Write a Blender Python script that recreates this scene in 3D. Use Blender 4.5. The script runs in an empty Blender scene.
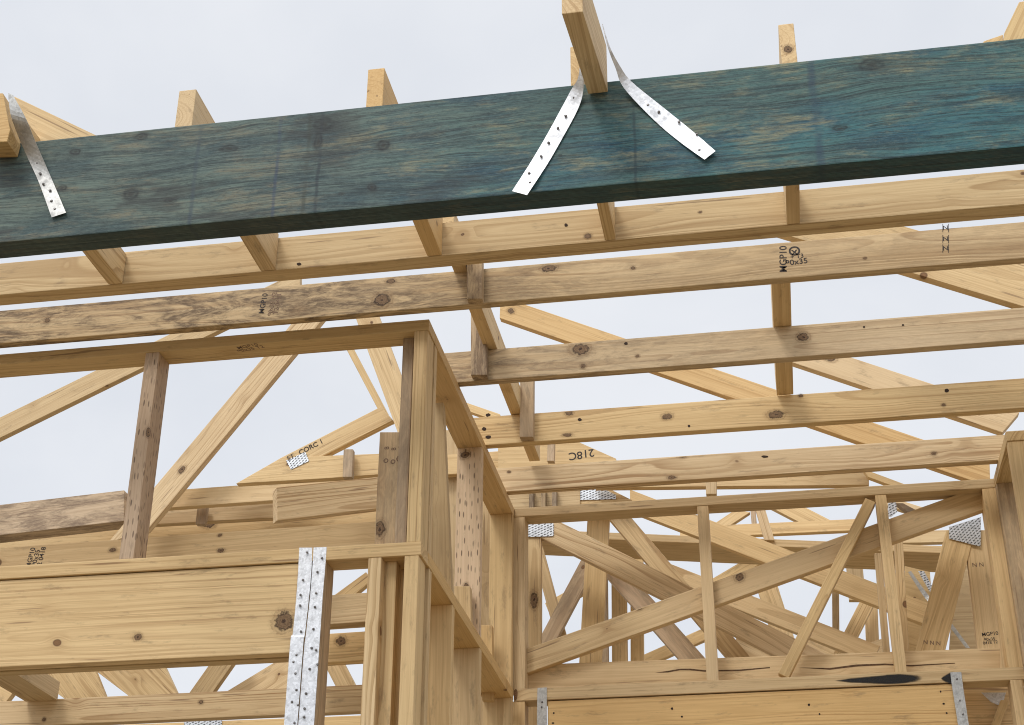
import bpy, bmesh, math, random
from mathutils import Vector, Matrix
random.seed(7)
R = math.radians
scene = bpy.context.scene
col = scene.collection
CAMH = 1.6                                   # camera height above the slab

# ------------------------------------------------------------------ camera
F, PX, PY = 1537.0, 512.0, 362.5
yaw, pitch, roll = R(9.97), R(27.83), R(0.28)
Ry = Matrix(((math.cos(yaw), math.sin(yaw), 0), (-math.sin(yaw), math.cos(yaw), 0), (0, 0, 1)))
Rp = Matrix(((1, 0, 0), (0, math.cos(pitch), math.sin(pitch)), (0, -math.sin(pitch), math.cos(pitch))))
C0 = Matrix(((1, 0, 0), (0, 0, -1), (0, 1, 0)))
Rr = Matrix(((math.cos(roll), -math.sin(roll), 0), (math.sin(roll), math.cos(roll), 0), (0, 0, 1)))
RC = Rr @ C0 @ Rp @ Ry                       # world -> camera (x right, y down, z forward)
cd = bpy.data.cameras.new('camera'); cam = bpy.data.objects.new('camera', cd); col.objects.link(cam)
cd.sensor_width = 36; cd.lens = F / 1024 * 36; cd.clip_start = 0.05; cd.clip_end = 2000
m3 = Matrix((RC[0], -RC[1], -RC[2])).transposed()
cam.matrix_world = Matrix.Translation((0, 0, CAMH)) @ m3.to_4x4()
scene.camera = cam

def un(x, y, Y=None, Z=None, X=None):
    """point seen at (x, y) on a plane of the house frame (metres; Z here is height above the lens)"""
    r = RC.transposed() @ Vector(((x - PX) / F, (y - PY) / F, 1))
    k = Y / r.y if Y is not None else (Z / r.z if Z is not None else X / r.x)
    r = r * k
    return Vector((r.x, r.y, r.z + CAMH))

# ------------------------------------------------------------------ materials
def newmat(name):
    m = bpy.data.materials.new(name); m.use_nodes = True
    nt = m.node_tree; nt.nodes.clear()
    out = nt.nodes.new('ShaderNodeOutputMaterial'); b = nt.nodes.new('ShaderNodeBsdfPrincipled')
    nt.links.new(b.outputs[0], out.inputs[0])
    return m, nt, b

class NT:
    def __init__(s, nt): s.nt = nt
    def n(s, t, **kw):
        o = s.nt.nodes.new(t)
        for k, v in kw.items(): setattr(o, k, v)
        return o
    def set(s, sock, v):
        if hasattr(v, 'is_output'): s.nt.links.new(v, sock)
        elif v is not None: sock.default_value = v
    def math(s, op, a, b=None, c=None, clamp=False):
        o = s.n('ShaderNodeMath', operation=op, use_clamp=clamp)
        s.set(o.inputs[0], a); s.set(o.inputs[1], b); s.set(o.inputs[2], c); return o.outputs[0]
    def vm(s, op, a, b=None):
        o = s.n('ShaderNodeVectorMath', operation=op); s.set(o.inputs[0], a); s.set(o.inputs[1], b); return o.outputs[0]
    def mix(s, f, a, b, blend='MIX'):
        o = s.n('ShaderNodeMix', data_type='RGBA', blend_type=blend)
        s.set(o.inputs[0], f); s.set(o.inputs[6], a); s.set(o.inputs[7], b); return o.outputs[2]
    def noise(s, v, scale=1.0, detail=2.0, rough=.5, dist=0.0):
        o = s.n('ShaderNodeTexNoise'); s.set(o.inputs['Vector'], v); o.inputs['Scale'].default_value = scale
        o.inputs['Detail'].default_value = detail; o.inputs['Roughness'].default_value = rough
        o.inputs['Distortion'].default_value = dist; return o.outputs[0]
    def ramp(s, f, a, b, c=0.0, d=1.0):
        o = s.n('ShaderNodeMapRange', interpolation_type='SMOOTHSTEP'); s.set(o.inputs[0], f)
        for i, v in zip((1, 2, 3, 4), (a, b, c, d)): o.inputs[i].default_value = v
        return o.outputs[0]
    def sep(s, v):
        o = s.n('ShaderNodeSeparateXYZ'); s.set(o.inputs[0], v); return o.outputs
    def comb(s, x, y, z):
        o = s.n('ShaderNodeCombineXYZ')
        for i, v in enumerate((x, y, z)): s.set(o.inputs[i], v)
        return o.outputs[0]

def rgb(*c): return (c[0], c[1], c[2], 1)

def wood(name, light, dark, ring=.75, weather=0.0, incised=False, knots=1.0, streak=0.0, wcol=(.20, .16, .11)):
    m, nt, b = newmat(name); N = NT(nt)
    tc = N.n('ShaderNodeTexCoord'); oi = N.n('ShaderNodeObjectInfo')
    P = tc.outputs['Object']; rnd = oi.outputs['Random']
    off = N.comb(N.math('MULTIPLY', rnd, 37.0), N.math('MULTIPLY', rnd, 91.0), N.math('MULTIPLY', rnd, 53.0))
    Q = N.vm('ADD', P, off)
    x, y, z = N.sep(P)
    qx, qy, qz = N.sep(Q)
    # knots: branches that run through the thickness of the board
    kv = N.n('ShaderNodeTexVoronoi', voronoi_dimensions='3D', feature='F1')
    kn_in = N.comb(N.math('MULTIPLY', qx, 1.0), N.math('MULTIPLY', qy, 1.25), N.math('MULTIPLY', qz, .35))
    wob = N.noise(Q, 14, 2)
    kn_in = N.vm('ADD', kn_in, N.comb(N.math('MULTIPLY', wob, .014), N.math('MULTIPLY', N.noise(Q, 17, 1), .014), 0.0))
    N.set(kv.inputs['Vector'], kn_in); kv.inputs['Scale'].default_value = 4.6
    kd = N.math('DIVIDE', kv.outputs['Distance'], 4.6)
    kr = N.sep(kv.outputs['Color'])[0]
    krad = N.math('MULTIPLY_ADD', kr, .011, .004)
    kk = N.math('DIVIDE', kd, krad)
    kmask = N.math('MULTIPLY', N.ramp(kk, .95, 1.3, 1, 0), knots)
    krim = N.math('MULTIPLY', N.ramp(N.math('ABSOLUTE', N.math('SUBTRACT', kk, 1.05)), 0.05, .35, 1, 0), knots)
    infl = N.math('POWER', 2.718, N.math('MULTIPLY', N.math('POWER', N.math('DIVIDE', kd, .03), 2), -1))
    # growth rings round an axis that lies off the board
    warp = N.noise(N.comb(N.math('MULTIPLY', qx, .9), N.math('MULTIPLY', qy, 5), N.math('MULTIPLY', qz, 5)), 1.0, 2)
    warp2 = N.noise(N.comb(N.math('MULTIPLY', qx, 2.6), N.math('MULTIPLY', qy, 16), N.math('MULTIPLY', qz, 16)), 1.0, 2)
    oy = N.math('MULTIPLY_ADD', rnd, .16, -.08)
    oz = N.math('MULTIPLY_ADD', N.math('FRACT', N.math('MULTIPLY', rnd, 17.3)), .05, .03)
    yy = N.math('ADD', N.math('ADD', y, oy), N.math('MULTIPLY_ADD', warp, .07, -.035))
    zz = N.math('ADD', N.math('ADD', z, oz), N.math('MULTIPLY_ADD', warp, .09, -.045))
    rr = N.math('SQRT', N.math('ADD', N.math('MULTIPLY', yy, yy), N.math('MULTIPLY', zz, zz)))
    rr = N.math('ADD', rr, N.math('ADD', N.math('MULTIPLY', infl, .014), N.math('MULTIPLY', warp2, .006)))
    rv = N.comb(N.math('MULTIPLY', qx, .25), N.math('MULTIPLY', rr, 62.0), rnd)
    rn = N.noise(rv, 1.0, 2, .6)
    saw = N.math('FRACT', N.math('MULTIPLY_ADD', rn, 3.0, N.math('MULTIPLY', rr, 52.0)))
    line = N.ramp(saw, .45, .93, 0, 1)
    line = N.math('MULTIPLY', line, N.ramp(saw, .93, 1.0, 1, 0))
    line = N.math('MULTIPLY', line, N.ramp(N.noise(N.comb(N.math('MULTIPLY', qx, 1.2), N.math('MULTIPLY', qy, 9), qz), 1, 2), .3, .7, .35, 1.0))
    fib = N.noise(N.comb(N.math('MULTIPLY', qx, 5), N.math('MULTIPLY', qy, 260), N.math('MULTIPLY', qz, 260)), 1.0, 2)
    blot = N.noise(N.comb(N.math('MULTIPLY', qx, 1.6), N.math('MULTIPLY', qy, 7), N.math('MULTIPLY', qz, 7)), 1.0, 4, .6)
    c = N.mix(N.math('MULTIPLY', line, N.math('MULTIPLY', ring, N.math('MULTIPLY_ADD', N.math('FRACT', N.math('MULTIPLY', rnd, 7.7)), .7, .6))), rgb(*light), rgb(*dark))
    c = N.mix(N.ramp(fib, .38, .66, 0, .28), c, rgb(*dark))
    c = N.mix(N.ramp(blot, .38, .72, 0, .38), c, rgb(light[0]*.72, light[1]*.66, light[2]*.58))
    pale = N.noise(N.comb(N.math('MULTIPLY', qx, .7), N.math('MULTIPLY', qy, 3), qz), 1.0, 1)
    c = N.mix(N.ramp(pale, .5, .75, 0, .35), c, rgb(min(1, light[0]*1.12), light[1]*1.14, light[2]*1.25))
    grime = N.noise(N.comb(N.math('MULTIPLY_ADD', qx, 9, 3.0), N.math('MULTIPLY_ADD', qy, 34, 9.0), N.math('MULTIPLY', qz, 34)), 1.0, 6, .7)
    c = N.mix(N.ramp(grime, .55, .72, 0, .42), c, rgb(.16, .11, .065))
    # resin streaks and handling marks
    rs = N.noise(N.comb(N.math('MULTIPLY', qx, 4), N.math('MULTIPLY', qy, 90), N.math('MULTIPLY', qz, 90)), 1.0, 1)
    c = N.mix(N.ramp(rs, .70, .78, 0, .6), c, rgb(.17, .09, .045))
    if weather:
        wn = N.noise(N.comb(N.math('MULTIPLY', qx, 3.6), N.math('MULTIPLY', qy, 17), N.math('MULTIPLY', qz, 17)), 1.0, 8, .74, 1.2)
        wf = N.noise(N.comb(N.math('MULTIPLY', qx, 30), N.math('MULTIPLY', qy, 130), N.math('MULTIPLY', qz, 130)), 1.0, 4, .75)
        wm = N.math('MULTIPLY', N.ramp(wn, .40, .58, 0, 1), N.ramp(wf, .32, .62, .45, 1))
        if streak:
            wm = N.math('MULTIPLY', wm, N.ramp(x, streak - .35, streak + .9, 1, .25))
        c = N.mix(N.math('MULTIPLY', wm, weather), c, rgb(*wcol))
    c = N.mix(N.math('MULTIPLY', infl, N.math('MULTIPLY', .3, knots)), c, rgb(dark[0]*.8, dark[1]*.7, dark[2]*.6))
    kring = N.ramp(N.math('SINE', N.math('MULTIPLY', kd, 2600)), -.6, .9, 0, 1)
    kc = N.mix(kring, rgb(.16, .08, .035), rgb(.27, .15, .07))
    c = N.mix(kmask, c, kc)
    c = N.mix(N.math('MULTIPLY', krim, .35), c, rgb(.045, .022, .012))
    hgt = line
    if incised:
        yz = N.math('ADD', N.math('ADD', qy, qz), N.math('MULTIPLY', qx, .0))
        iv = N.n('ShaderNodeTexVoronoi', voronoi_dimensions='2D', feature='F1')
        N.set(iv.inputs['Vector'], N.comb(qx, N.math('MULTIPLY', yz, 2.9), 0.0))
        iv.inputs['Scale'].default_value = 21; iv.inputs['Randomness'].default_value = .75
        ix, iy, _ = N.sep(iv.outputs['Position'])
        dx = N.math('ABSOLUTE', N.math('SUBTRACT', qx, ix))
        dy = N.math('ABSOLUTE', N.math('SUBTRACT', N.math('MULTIPLY', yz, 2.9), iy))
        e = N.math('ADD', N.math('POWER', N.math('DIVIDE', dx, .0115), 2), N.math('POWER', N.math('DIVIDE', dy, .0066), 2))
        im = N.ramp(e, .5, 1.3, 1, 0)
        c = N.mix(N.math('MULTIPLY', im, N.math('MULTIPLY_ADD', N.sep(iv.outputs['Color'])[0], .75, .1)), c, rgb(.06, .035, .022))
    tint = N.mix(1.0, c, oi.outputs['Color'], 'MULTIPLY')
    N.set(b.inputs['Base Color'], tint)
    N.set(b.inputs['Roughness'], N.math('MULTIPLY_ADD', fib, .2, .55))
    b.inputs['Specular IOR Level'].default_value = .28
    bp = N.n('ShaderNodeBump'); bp.inputs['Strength'].default_value = .35; bp.inputs['Distance'].default_value = .0012
    N.set(bp.inputs['Height'], N.math('ADD', N.math('MULTIPLY', hgt, -.5), N.math('ADD', N.math('MULTIPLY', fib, .6), N.math('MULTIPLY', grime, -.5))))
    N.set(b.inputs['Normal'], bp.outputs[0])
    return m

PINE = wood('pine', (.70, .52, .285), (.42, .265, .12))
BOLD = wood('pine_bold_grain', (.70, .525, .30), (.34, .195, .08), ring=.95)
GOLD = wood('pine_golden', (.68, .465, .215), (.42, .235, .085), ring=.6)
PINK = wood('pine_incised', (.58, .43, .29), (.38, .255, .155), ring=.8, incised=True)
GREYP = wood('pine_grey', (.54, .40, .25), (.32, .21, .12), ring=.8, weather=.45)
ROUGH = wood('pine_weathered', (.60, .45, .28), (.33, .21, .12), ring=.8, weather=.8, wcol=(.16, .105, .065))
HALF = wood('pine_part_weathered', (.70, .525, .30), (.36, .22, .105), ring=.85, weather=.95, streak=-.35, wcol=(.13, .085, .05))
SHEL = wood('pine_end_stained', (.70, .525, .30), (.36, .22, .105), ring=.85, weather=.75, streak=-1.3, wcol=(.15, .10, .06))

def blue_mat(edge=False):
    m, nt, b = newmat('blue_treated_edge' if edge else 'blue_treated_veneer'); N = NT(nt)
    P = N.n('ShaderNodeTexCoord').outputs['Object']
    x, y, z = N.sep(P)
    st = lambda a, bb, d=4, r=.6, o=0: N.noise(N.comb(N.math('MULTIPLY_ADD', x, a, o), N.math('MULTIPLY', y, bb), N.math('MULTIPLY', z, bb)), 1.0, d, r)
    wv = N.math('MULTIPLY_ADD', N.noise(N.comb(N.math('MULTIPLY', x, 1.6), N.math('MULTIPLY', y, 5), 0.0), 1.0, 3), .07, -.035)
    yw = N.math('ADD', y, wv)                    # the grain wanders up and down along the board
    def ns(a, bb, d=4, r=.6, o=0.0): return N.noise(N.comb(N.math('MULTIPLY_ADD', x, a, o), N.math('MULTIPLY', yw, bb), N.math('MULTIPLY', z, bb)), 1.0, d, r)
    n1, n2, n3, n4 = ns(3.5, 15, 7, .7), ns(8, 60, 6, .78, 9.0), ns(1.3, 5, 4, .6, 20.0), ns(9, 230, 3, .75, 3.0)
    n5, n6 = ns(4.5, 13, 7, .72, 33.0), ns(2.5, 85, 3, .7, 50.0)
    c = N.mix(N.ramp(n1, .38, .62), rgb(.010, .068, .112), rgb(.042, .150, .165))
    c = N.mix(N.ramp(n3, .42, .62, 0, .6), c, rgb(.075, .135, .112))
    c = N.mix(N.math('MULTIPLY', N.ramp(n2, .36, .60), N.ramp(n5, .48, .64, .03, .85)), c, rgb(.26, .25, .15))
    c = N.mix(N.math('MULTIPLY', N.ramp(n5, .28, .40, 1, 0), .4), c, rgb(.016, .036, .046))
    left = N.ramp(N.math('ADD', x, N.math('MULTIPLY_ADD', n5, 1.4, -.7)), -.60, .22, 1, 0)
    lc = N.mix(N.ramp(n1, .38, .60), rgb(.045, .072, .066), rgb(.125, .155, .125))
    lc = N.mix(N.math('MULTIPLY', N.ramp(n2, .38, .62), N.ramp(n5, .44, .60, .1, .8)), lc, rgb(.19, .165, .11))
    c = N.mix(N.math('MULTIPLY', left, .72), c, lc)
    c = N.mix(N.ramp(n6, .48, .64, 0, .6), c, rgb(.014, .028, .032))
    c = N.mix(N.ramp(n4, .46, .64, 0, .6), c, rgb(.014, .026, .03))
    fine = N.noise(N.comb(N.math('MULTIPLY', x, 70), N.math('MULTIPLY', y, 170), N.math('MULTIPLY', z, 190)), 1.0, 5, .8)
    c = N.mix(N.ramp(fine, .50, .66, 0, .38), c, rgb(.12, .17, .155))
    c = N.mix(N.ramp(fine, .34, .48, .45, 0), c, rgb(.008, .016, .02))
    patch = N.noise(N.comb(N.math('MULTIPLY', x, 3.2), N.math('MULTIPLY', y, 9), 4.0), 1.0, 4, .65)
    c = N.mix(N.math('MULTIPLY', N.math('MULTIPLY', N.ramp(patch, .54, .62), left), .5), c, rgb(.030, .030, .028))
    # knots at real places of the board  (x along, y up, metres)
    vx = N.math('ADD', x, N.math('MULTIPLY_ADD', N.noise(P, 45, 2), .012, -.006))
    vy = N.math('ADD', y, N.math('MULTIPLY_ADD', N.noise(P, 38, 2), .012, -.006))
    def ell(cx, cy, rx, ry):
        return N.math('SQRT', N.math('ADD', N.math('POWER', N.math('DIVIDE', N.math('SUBTRACT', vx, cx), rx), 2), N.math('POWER', N.math('DIVIDE', N.math('SUBTRACT', vy, cy), ry), 2)))
    for cx, cy, rx, ry, k in BLUE_KNOTS:
        e = ell(cx, cy, rx, ry)
        c = N.mix(N.ramp(e, .8, 2.3, .5 * k, 0), c, rgb(.022, .028, .028)); c = N.mix(N.ramp(e, .15, .8, .75 * k, 0), c, rgb(.02, .022, .02))
        c = N.mix(N.math('MULTIPLY', N.ramp(N.math('ABSOLUTE', N.math('SUBTRACT', e, 1)), .05, .45, .85 * k, 0), N.math('MULTIPLY_ADD', N.noise(P, 55, 3), 2.2, -.55, clamp=True)), c, rgb(.008, .012, .014))
    # vertical stains / veneer joints
    for cx, w, colr in BLUE_LINES:
        d = N.math('ABSOLUTE', N.math('SUBTRACT', N.math('ADD', x, N.math('MULTIPLY_ADD', N.noise(P, 9, 2), .012, -.006)), cx))
        c = N.mix(N.math('MULTIPLY', N.ramp(d, w * .1, w * .7, .6, 0), N.ramp(N.noise(P, 13, 3), .3, .62, .2, 1)), c, rgb(*colr))
    if edge:
        ply = N.math('FRACT', N.math('MULTIPLY_ADD', N.noise(N.comb(N.math('MULTIPLY', x, 1.5), 0.0, 0.0), 1, 2), .3, N.math('MULTIPLY', z, 210)))
        c = N.mix(.5, c, rgb(.022, .05, .055))
        c = N.mix(N.ramp(ply, .7, .9, 0, .6), c, rgb(.006, .01, .011))
    N.set(b.inputs['Base Color'], c); b.inputs['Roughness'].default_value = .62; b.inputs['Specular IOR Level'].default_value = .3
    bp = N.n('ShaderNodeBump'); bp.inputs['Strength'].default_value = .5; bp.inputs['Distance'].default_value = .0015
    N.set(bp.inputs['Height'], N.math('ADD', n2, n4)); N.set(b.inputs['Normal'], bp.outputs[0])
    return m

def metal(name, base, rough=.42, teeth=False):
    m, nt, b = newmat(name); N = NT(nt)
    P = N.n('ShaderNodeTexCoord').outputs['Object']
    v = N.n('ShaderNodeTexVoronoi', feature='F1'); N.set(v.inputs['Vector'], P); v.inputs['Scale'].default_value = 170
    sp = N.sep(v.outputs['Color'])[0]
    c = N.mix(sp, rgb(*[q * .82 for q in base]), rgb(*[min(1, q * 1.08) for q in base]))
    sm = N.noise(P, 38, 4, .65)
    c = N.mix(N.ramp(sm, .50, .70, 0, .6), c, rgb(*[q * .5 for q in base]))
    b.inputs['Metallic'].default_value = .62
    if teeth:
        x, y, z = N.sep(P)
        row = N.math('FLOOR', N.math('DIVIDE', x, .0125))
        sh = N.math('MULTIPLY', N.math('MODULO', row, 2.0), .5)
        fx = N.math('FRACT', N.math('DIVIDE', x, .0125))
        fy = N.math('FRACT', N.math('ADD', N.math('DIVIDE', y, .011), N.math('ADD', sh, N.math('MULTIPLY', fx, .35))))
        hole = N.math('MULTIPLY', N.ramp(N.math('ABSOLUTE', N.math('SUBTRACT', fx, .5)), .28, .40, 1, 0), N.ramp(N.math('ABSOLUTE', N.math('SUBTRACT', fy, .5)), .14, .24, 1, 0))
        c = N.mix(N.math('MULTIPLY', hole, .93), c, rgb(.03, .03, .032))
        N.set(b.inputs['Metallic'], N.math('MULTIPLY_ADD', hole, -.6, .62))
    N.set(b.inputs['Base Color'], c)
    N.set(b.inputs['Roughness'], N.math('MULTIPLY_ADD', sm, .3, rough - .1))
    bp = N.n('ShaderNodeBump'); bp.inputs['Strength'].default_value = .25; bp.inputs['Distance'].default_value = .001
    N.set(bp.inputs['Height'], N.noise(P, 60, 3)); N.set(b.inputs['Normal'], bp.outputs[0])
    return m

def plain(name, base, rough=.6, metallic=0.0, var=.15, scale=30):
    m, nt, b = newmat(name); N = NT(nt)
    P = N.n('ShaderNodeTexCoord').outputs['Object']
    c = N.mix(N.ramp(N.noise(P, scale, 4, .65), .35, .7), rgb(*[q * (1 - var) for q in base]), rgb(*[min(1, q * (1 + var)) for q in base]))
    N.set(b.inputs['Base Color'], c); b.inputs['Roughness'].default_value = rough; b.inputs['Metallic'].default_value = metallic
    return m

ZINC = metal('galvanised_steel', (.74, .76, .79), .42)
ZDULL = metal('dull_galvanised_steel', (.50, .50, .48), .4)
TOOTH = metal('toothed_plate_steel', (.66, .69, .72), .42, teeth=True)
NAILM = plain('nail_steel', (.16, .15, .145), .45, .7)
INK = plain('black_ink', (.045, .035, .03), .8, 0, .4, 300)
FAINT = plain('faded_ink', (.22, .14, .09), .8, 0, .4, 300)
SPRAY = plain('black_spray_paint', (.012, .012, .013), .75, 0, .5, 90)
CRACKM = plain('split_shadow', (.11, .06, .03), .9, 0, .3, 90)

# ------------------------------------------------------------------ builders
def tag(o, label=None, cat=None, group=None, kind=None):
    if label: o['label'] = label
    if cat: o['category'] = cat
    if group: o['group'] = group
    if kind: o['kind'] = kind
    return o

def thing(name, label, cat, loc, group=None):
    o = bpy.data.objects.new(name, None); col.objects.link(o); o.location = loc; o.empty_display_size = .1
    return tag(o, label, cat, group)

def link(o, world, parent):
    col.objects.link(o)
    if parent is not None:
        o.parent = parent
        o.matrix_parent_inverse = Matrix.Identity(4)
        pw = Matrix.Translation(parent.location) if parent.type == 'EMPTY' else parent['_w'] if False else PW[parent.name]
        o.matrix_local = pw.inverted() @ world
    else:
        o.matrix_world = world
    PW[o.name] = world
PW = {}

def solid(name, front, ext, mat, parent=None, ex=None, ey=None, bevel=.0022, tint=None, edge_mat=None, cuts=0):
    """prism: front polygon (world points) pushed along ext; local x runs along ex, y across, z through"""
    c = sum(front, Vector()) / len(front) + ext / 2
    ex = (ex if ex is not None else (front[1] - front[0])).normalized()
    ez = ext.normalized()
    ex = (ex - ez * ex.dot(ez)).normalized()
    ey2 = ez.cross(ex)
    M = Matrix((ex, ey2, ez)).transposed().to_4x4(); M.translation = c
    Mi = M.inverted()
    bm = bmesh.new()
    a = [bm.verts.new(Mi @ p) for p in front]
    b2 = [bm.verts.new(Mi @ (p + ext)) for p in front]
    n = len(front)
    bm.faces.new(a); bm.faces.new(b2[::-1])
    for i in range(n):
        bm.faces.new((a[i], b2[i], b2[(i + 1) % n], a[(i + 1) % n]))
    bmesh.ops.recalc_face_normals(bm, faces=bm.faces)
    if bevel:
        bmesh.ops.bevel(bm, geom=list(bm.edges), offset=bevel, segments=2, affect='EDGES', profile=.6)
    me = bpy.data.meshes.new(name); bm.to_mesh(me)
    me.materials.append(mat)
    if edge_mat:
        me.materials.append(edge_mat)
        for p in me.polygons:
            if abs(p.normal.z) < .6: p.material_index = 1
    bm.free()
    o = bpy.data.objects.new(name, me)
    link(o, M, parent)
    t = tint if tint is not None else 1.0
    j = random.uniform(.92, 1.10) * t
    w = random.uniform(-.05, .06)
    o.color = (min(1.2, j * (1 + w * .5)), j, j * (1 - w * 1.6), 1)
    return o

def H(x1, t1, b1, x2, t2, b2): return ((x1, t1), (x2, t2), (x1, b1), (x2, b2))
def V(y1, l1, r1, y2, l2, r2): return ((l1, y1), (l2, y2), (r1, y1), (r2, y2))
def D(a, b, c, d, e, f, g, h): return ((a, b), (c, d), (e, f), (g, h))

def board(name, q, Y, mat, t=.035, parent=None, tint=None, square=False):
    """straight board of even width whose visible face lies at distance Y from the lens"""
    Ya, Yb = Y if isinstance(Y, tuple) else (Y, Y)
    a1, a2, b1, b2 = un(*q[0], Y=Ya), un(*q[1], Y=Yb), un(*q[2], Y=Ya), un(*q[3], Y=Yb)
    d = ((a2 - a1) + (b2 - b1)).normalized()
    c = (a1 + a2 + b1 + b2) / 4
    w = ((b1 - a1) + (b2 - a2)) / 2; w = w - d * w.dot(d); ww = w.length; w.normalize()
    ext = d.cross(w)
    if ext.y < 0: ext = -ext
    s = [(p - c).dot(d) for p in (a1, a2, b1, b2)]
    if square: s = [(s[0] + s[2]) / 2, (s[1] + s[3]) / 2] * 2
    fr = [c + d * s[0] - w * ww / 2, c + d * s[1] - w * ww / 2, c + d * s[3] + w * ww / 2, c + d * s[2] + w * ww / 2]
    return solid(name, fr, ext * t, mat, parent, ex=d, tint=tint)

def poly(name, pts, Y, mat, t=.035, parent=None, tint=None, ex=None, bevel=.0015):
    fr = [un(x, y, Y=Y) for x, y in pts]
    e = (fr[1] - fr[0]) if ex is None else un(*ex[1], Y=Y) - un(*ex[0], Y=Y)
    return solid(name, fr, Vector((0, t, 0)), mat, parent, ex=e, tint=tint, bevel=bevel)

def box(name, x0, x1, y0, y1, z0, z1, ax, mat, parent=None, tint=None, edge_mat=None, thin=None):
    """axis aligned timber (heights above the lens); ax = grain direction, broad face found from the sizes"""
    z0 += CAMH; z1 += CAMH
    X, Y, Z = x1 - x0, y1 - y0, z1 - z0
    dims = {'x': X, 'y': Y, 'z': Z}
    rest = [k for k in 'xyz' if k != ax]
    th = thin or min(rest, key=lambda k: dims[k])
    e = {'x': Vector((1, 0, 0)), 'y': Vector((0, 1, 0)), 'z': Vector((0, 0, 1))}
    wi = [k for k in rest if k != th][0]
    o = Vector((x0, y0, z0))
    fr = [o, o + e[ax] * dims[ax], o + e[ax] * dims[ax] + e[wi] * dims[wi], o + e[wi] * dims[wi]]
    return solid(name, fr, e[th] * dims[th], mat, parent, ex=e[ax], tint=tint, edge_mat=edge_mat)

def ribbon(name, L, Rr_, Ys, mat, th=.0012, parent=None):
    """thin bent steel strap between two edges"""
    n = len(L)
    l = [un(*L[i], Y=Ys[i]) for i in range(n)]; r = [un(*Rr_[i], Y=Ys[i]) for i in range(n)]
    c = sum(l + r, Vector()) / (2 * n)
    ex = (l[-1] - l[0]).normalized(); ez = Vector((0, 1, 0)); ez = (ez - ex * ez.dot(ex)).normalized()
    M = Matrix((ex, ez.cross(ex), ez)).transposed().to_4x4(); M.translation = c; Mi = M.inverted()
    def dense(p):                                  # smooth the bends
        out = []
        for i in range(n - 1):
            p0, p1, p2, p3 = p[max(i - 1, 0)], p[i], p[i + 1], p[min(i + 2, n - 1)]
            for k in range(5):
                t = k / 5
                out.append(.5 * ((2 * p1) + (-p0 + p2) * t + (2 * p0 - 5 * p1 + 4 * p2 - p3) * t * t + (-p0 + 3 * p1 - 3 * p2 + p3) * t ** 3))
        return out + [p[-1]]
    l, r = dense(l), dense(r)
    bm = bmesh.new(); rows = []
    for a, b in zip(l, r):
        tt = Vector((0, th, 0))
        mid = (a + b) / 2 - Vector((0, .0002, 0))
        rows.append([bm.verts.new(Mi @ p) for p in (a, mid, b, b + tt, mid + tt, a + tt)])
    for i in range(len(rows) - 1):
        for k in range(6):
            bm.faces.new((rows[i][k], rows[i + 1][k], rows[i + 1][(k + 1) % 6], rows[i][(k + 1) % 6]))
    bm.faces.new(rows[0][::-1]); bm.faces.new(rows[-1])
    bmesh.ops.recalc_face_normals(bm, faces=bm.faces)
    me = bpy.data.meshes.new(name); bm.to_mesh(me); bm.free(); me.materials.append(mat)
    o = bpy.data.objects.new(name, me); link(o, M, parent)
    return o

def nail(px, py, Y, parent, r=.0036):
    p = un(px, py, Y=Y)
    bm = bmesh.new()
    seg = 10; prof = [(r, 0.0), (r, -.0014), (r * .75, -.0022), (0, -.0026)]
    ring = [[bm.verts.new((math.cos(2 * math.pi * k / seg) * a, h, math.sin(2 * math.pi * k / seg) * a)) for k in range(seg)] for a, h in prof[:3]]
    top = bm.verts.new((0, prof[3][1], 0))
    for a, b in ((0, 1), (1, 2)):
        for k in range(seg): bm.faces.new((ring[a][k], ring[a][(k + 1) % seg], ring[b][(k + 1) % seg], ring[b][k]))
    for k in range(seg): bm.faces.new((ring[2][k], ring[2][(k + 1) % seg], top))
    bmesh.ops.recalc_face_normals(bm, faces=bm.faces)
    me = bpy.data.meshes.new('nail_head'); bm.to_mesh(me); bm.free(); me.materials.append(NAILM)
    o = bpy.data.objects.new('nail_head', me)
    M = Matrix.Translation(p) @ Matrix.Rotation(random.uniform(-.5, .5), 4, 'X') @ Matrix.Rotation(random.uniform(-.4, .4), 4, 'Z')
    link(o, M, parent)
    return o

def stamp(text, px, py, Y, size, rot, parent, mat=INK, name='printed_stamp', mirror=False, under=None):
    """ink writing lying on the timber's face"""
    cu = bpy.data.curves.new(name, 'FONT'); cu.body = text; cu.size = size; cu.align_x = 'CENTER'; cu.align_y = 'CENTER'
    cu.space_line = .8; cu.offset = size * .01
    tmp = bpy.data.objects.new('tmp', cu); col.objects.link(tmp)
    dg = bpy.context.evaluated_depsgraph_get(); me = bpy.data.meshes.new_from_object(tmp.evaluated_get(dg)); 
    bpy.data.objects.remove(tmp); me.name = name
    me.materials.clear(); me.materials.append(mat)
    o = bpy.data.objects.new(name, me)
    p = un(px, py, Y=Y) if under is None else un(px, py, Z=under)
    if under is None:
        B = Matrix(((1, 0, 0), (0, 0, -1), (0, 1, 0))).to_4x4(); p = p + Vector((0, -.0006, 0))
    else:
        B = Matrix(((1, 0, 0), (0, -1, 0), (0, 0, -1))).to_4x4(); p = p + Vector((0, 0, -.0006))
    M = Matrix.Translation(p) @ B @ Matrix.Rotation(R(rot), 4, 'Z')
    if mirror: M = M @ Matrix.Diagonal((-1, 1, 1, 1))
    link(o, M, parent)
    return o

def plate(pts, Y, parent, mat=None, name='nail_plate'):
    return poly(name, pts, Y, mat or TOOTH, t=.0014, parent=parent, bevel=0)

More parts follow.
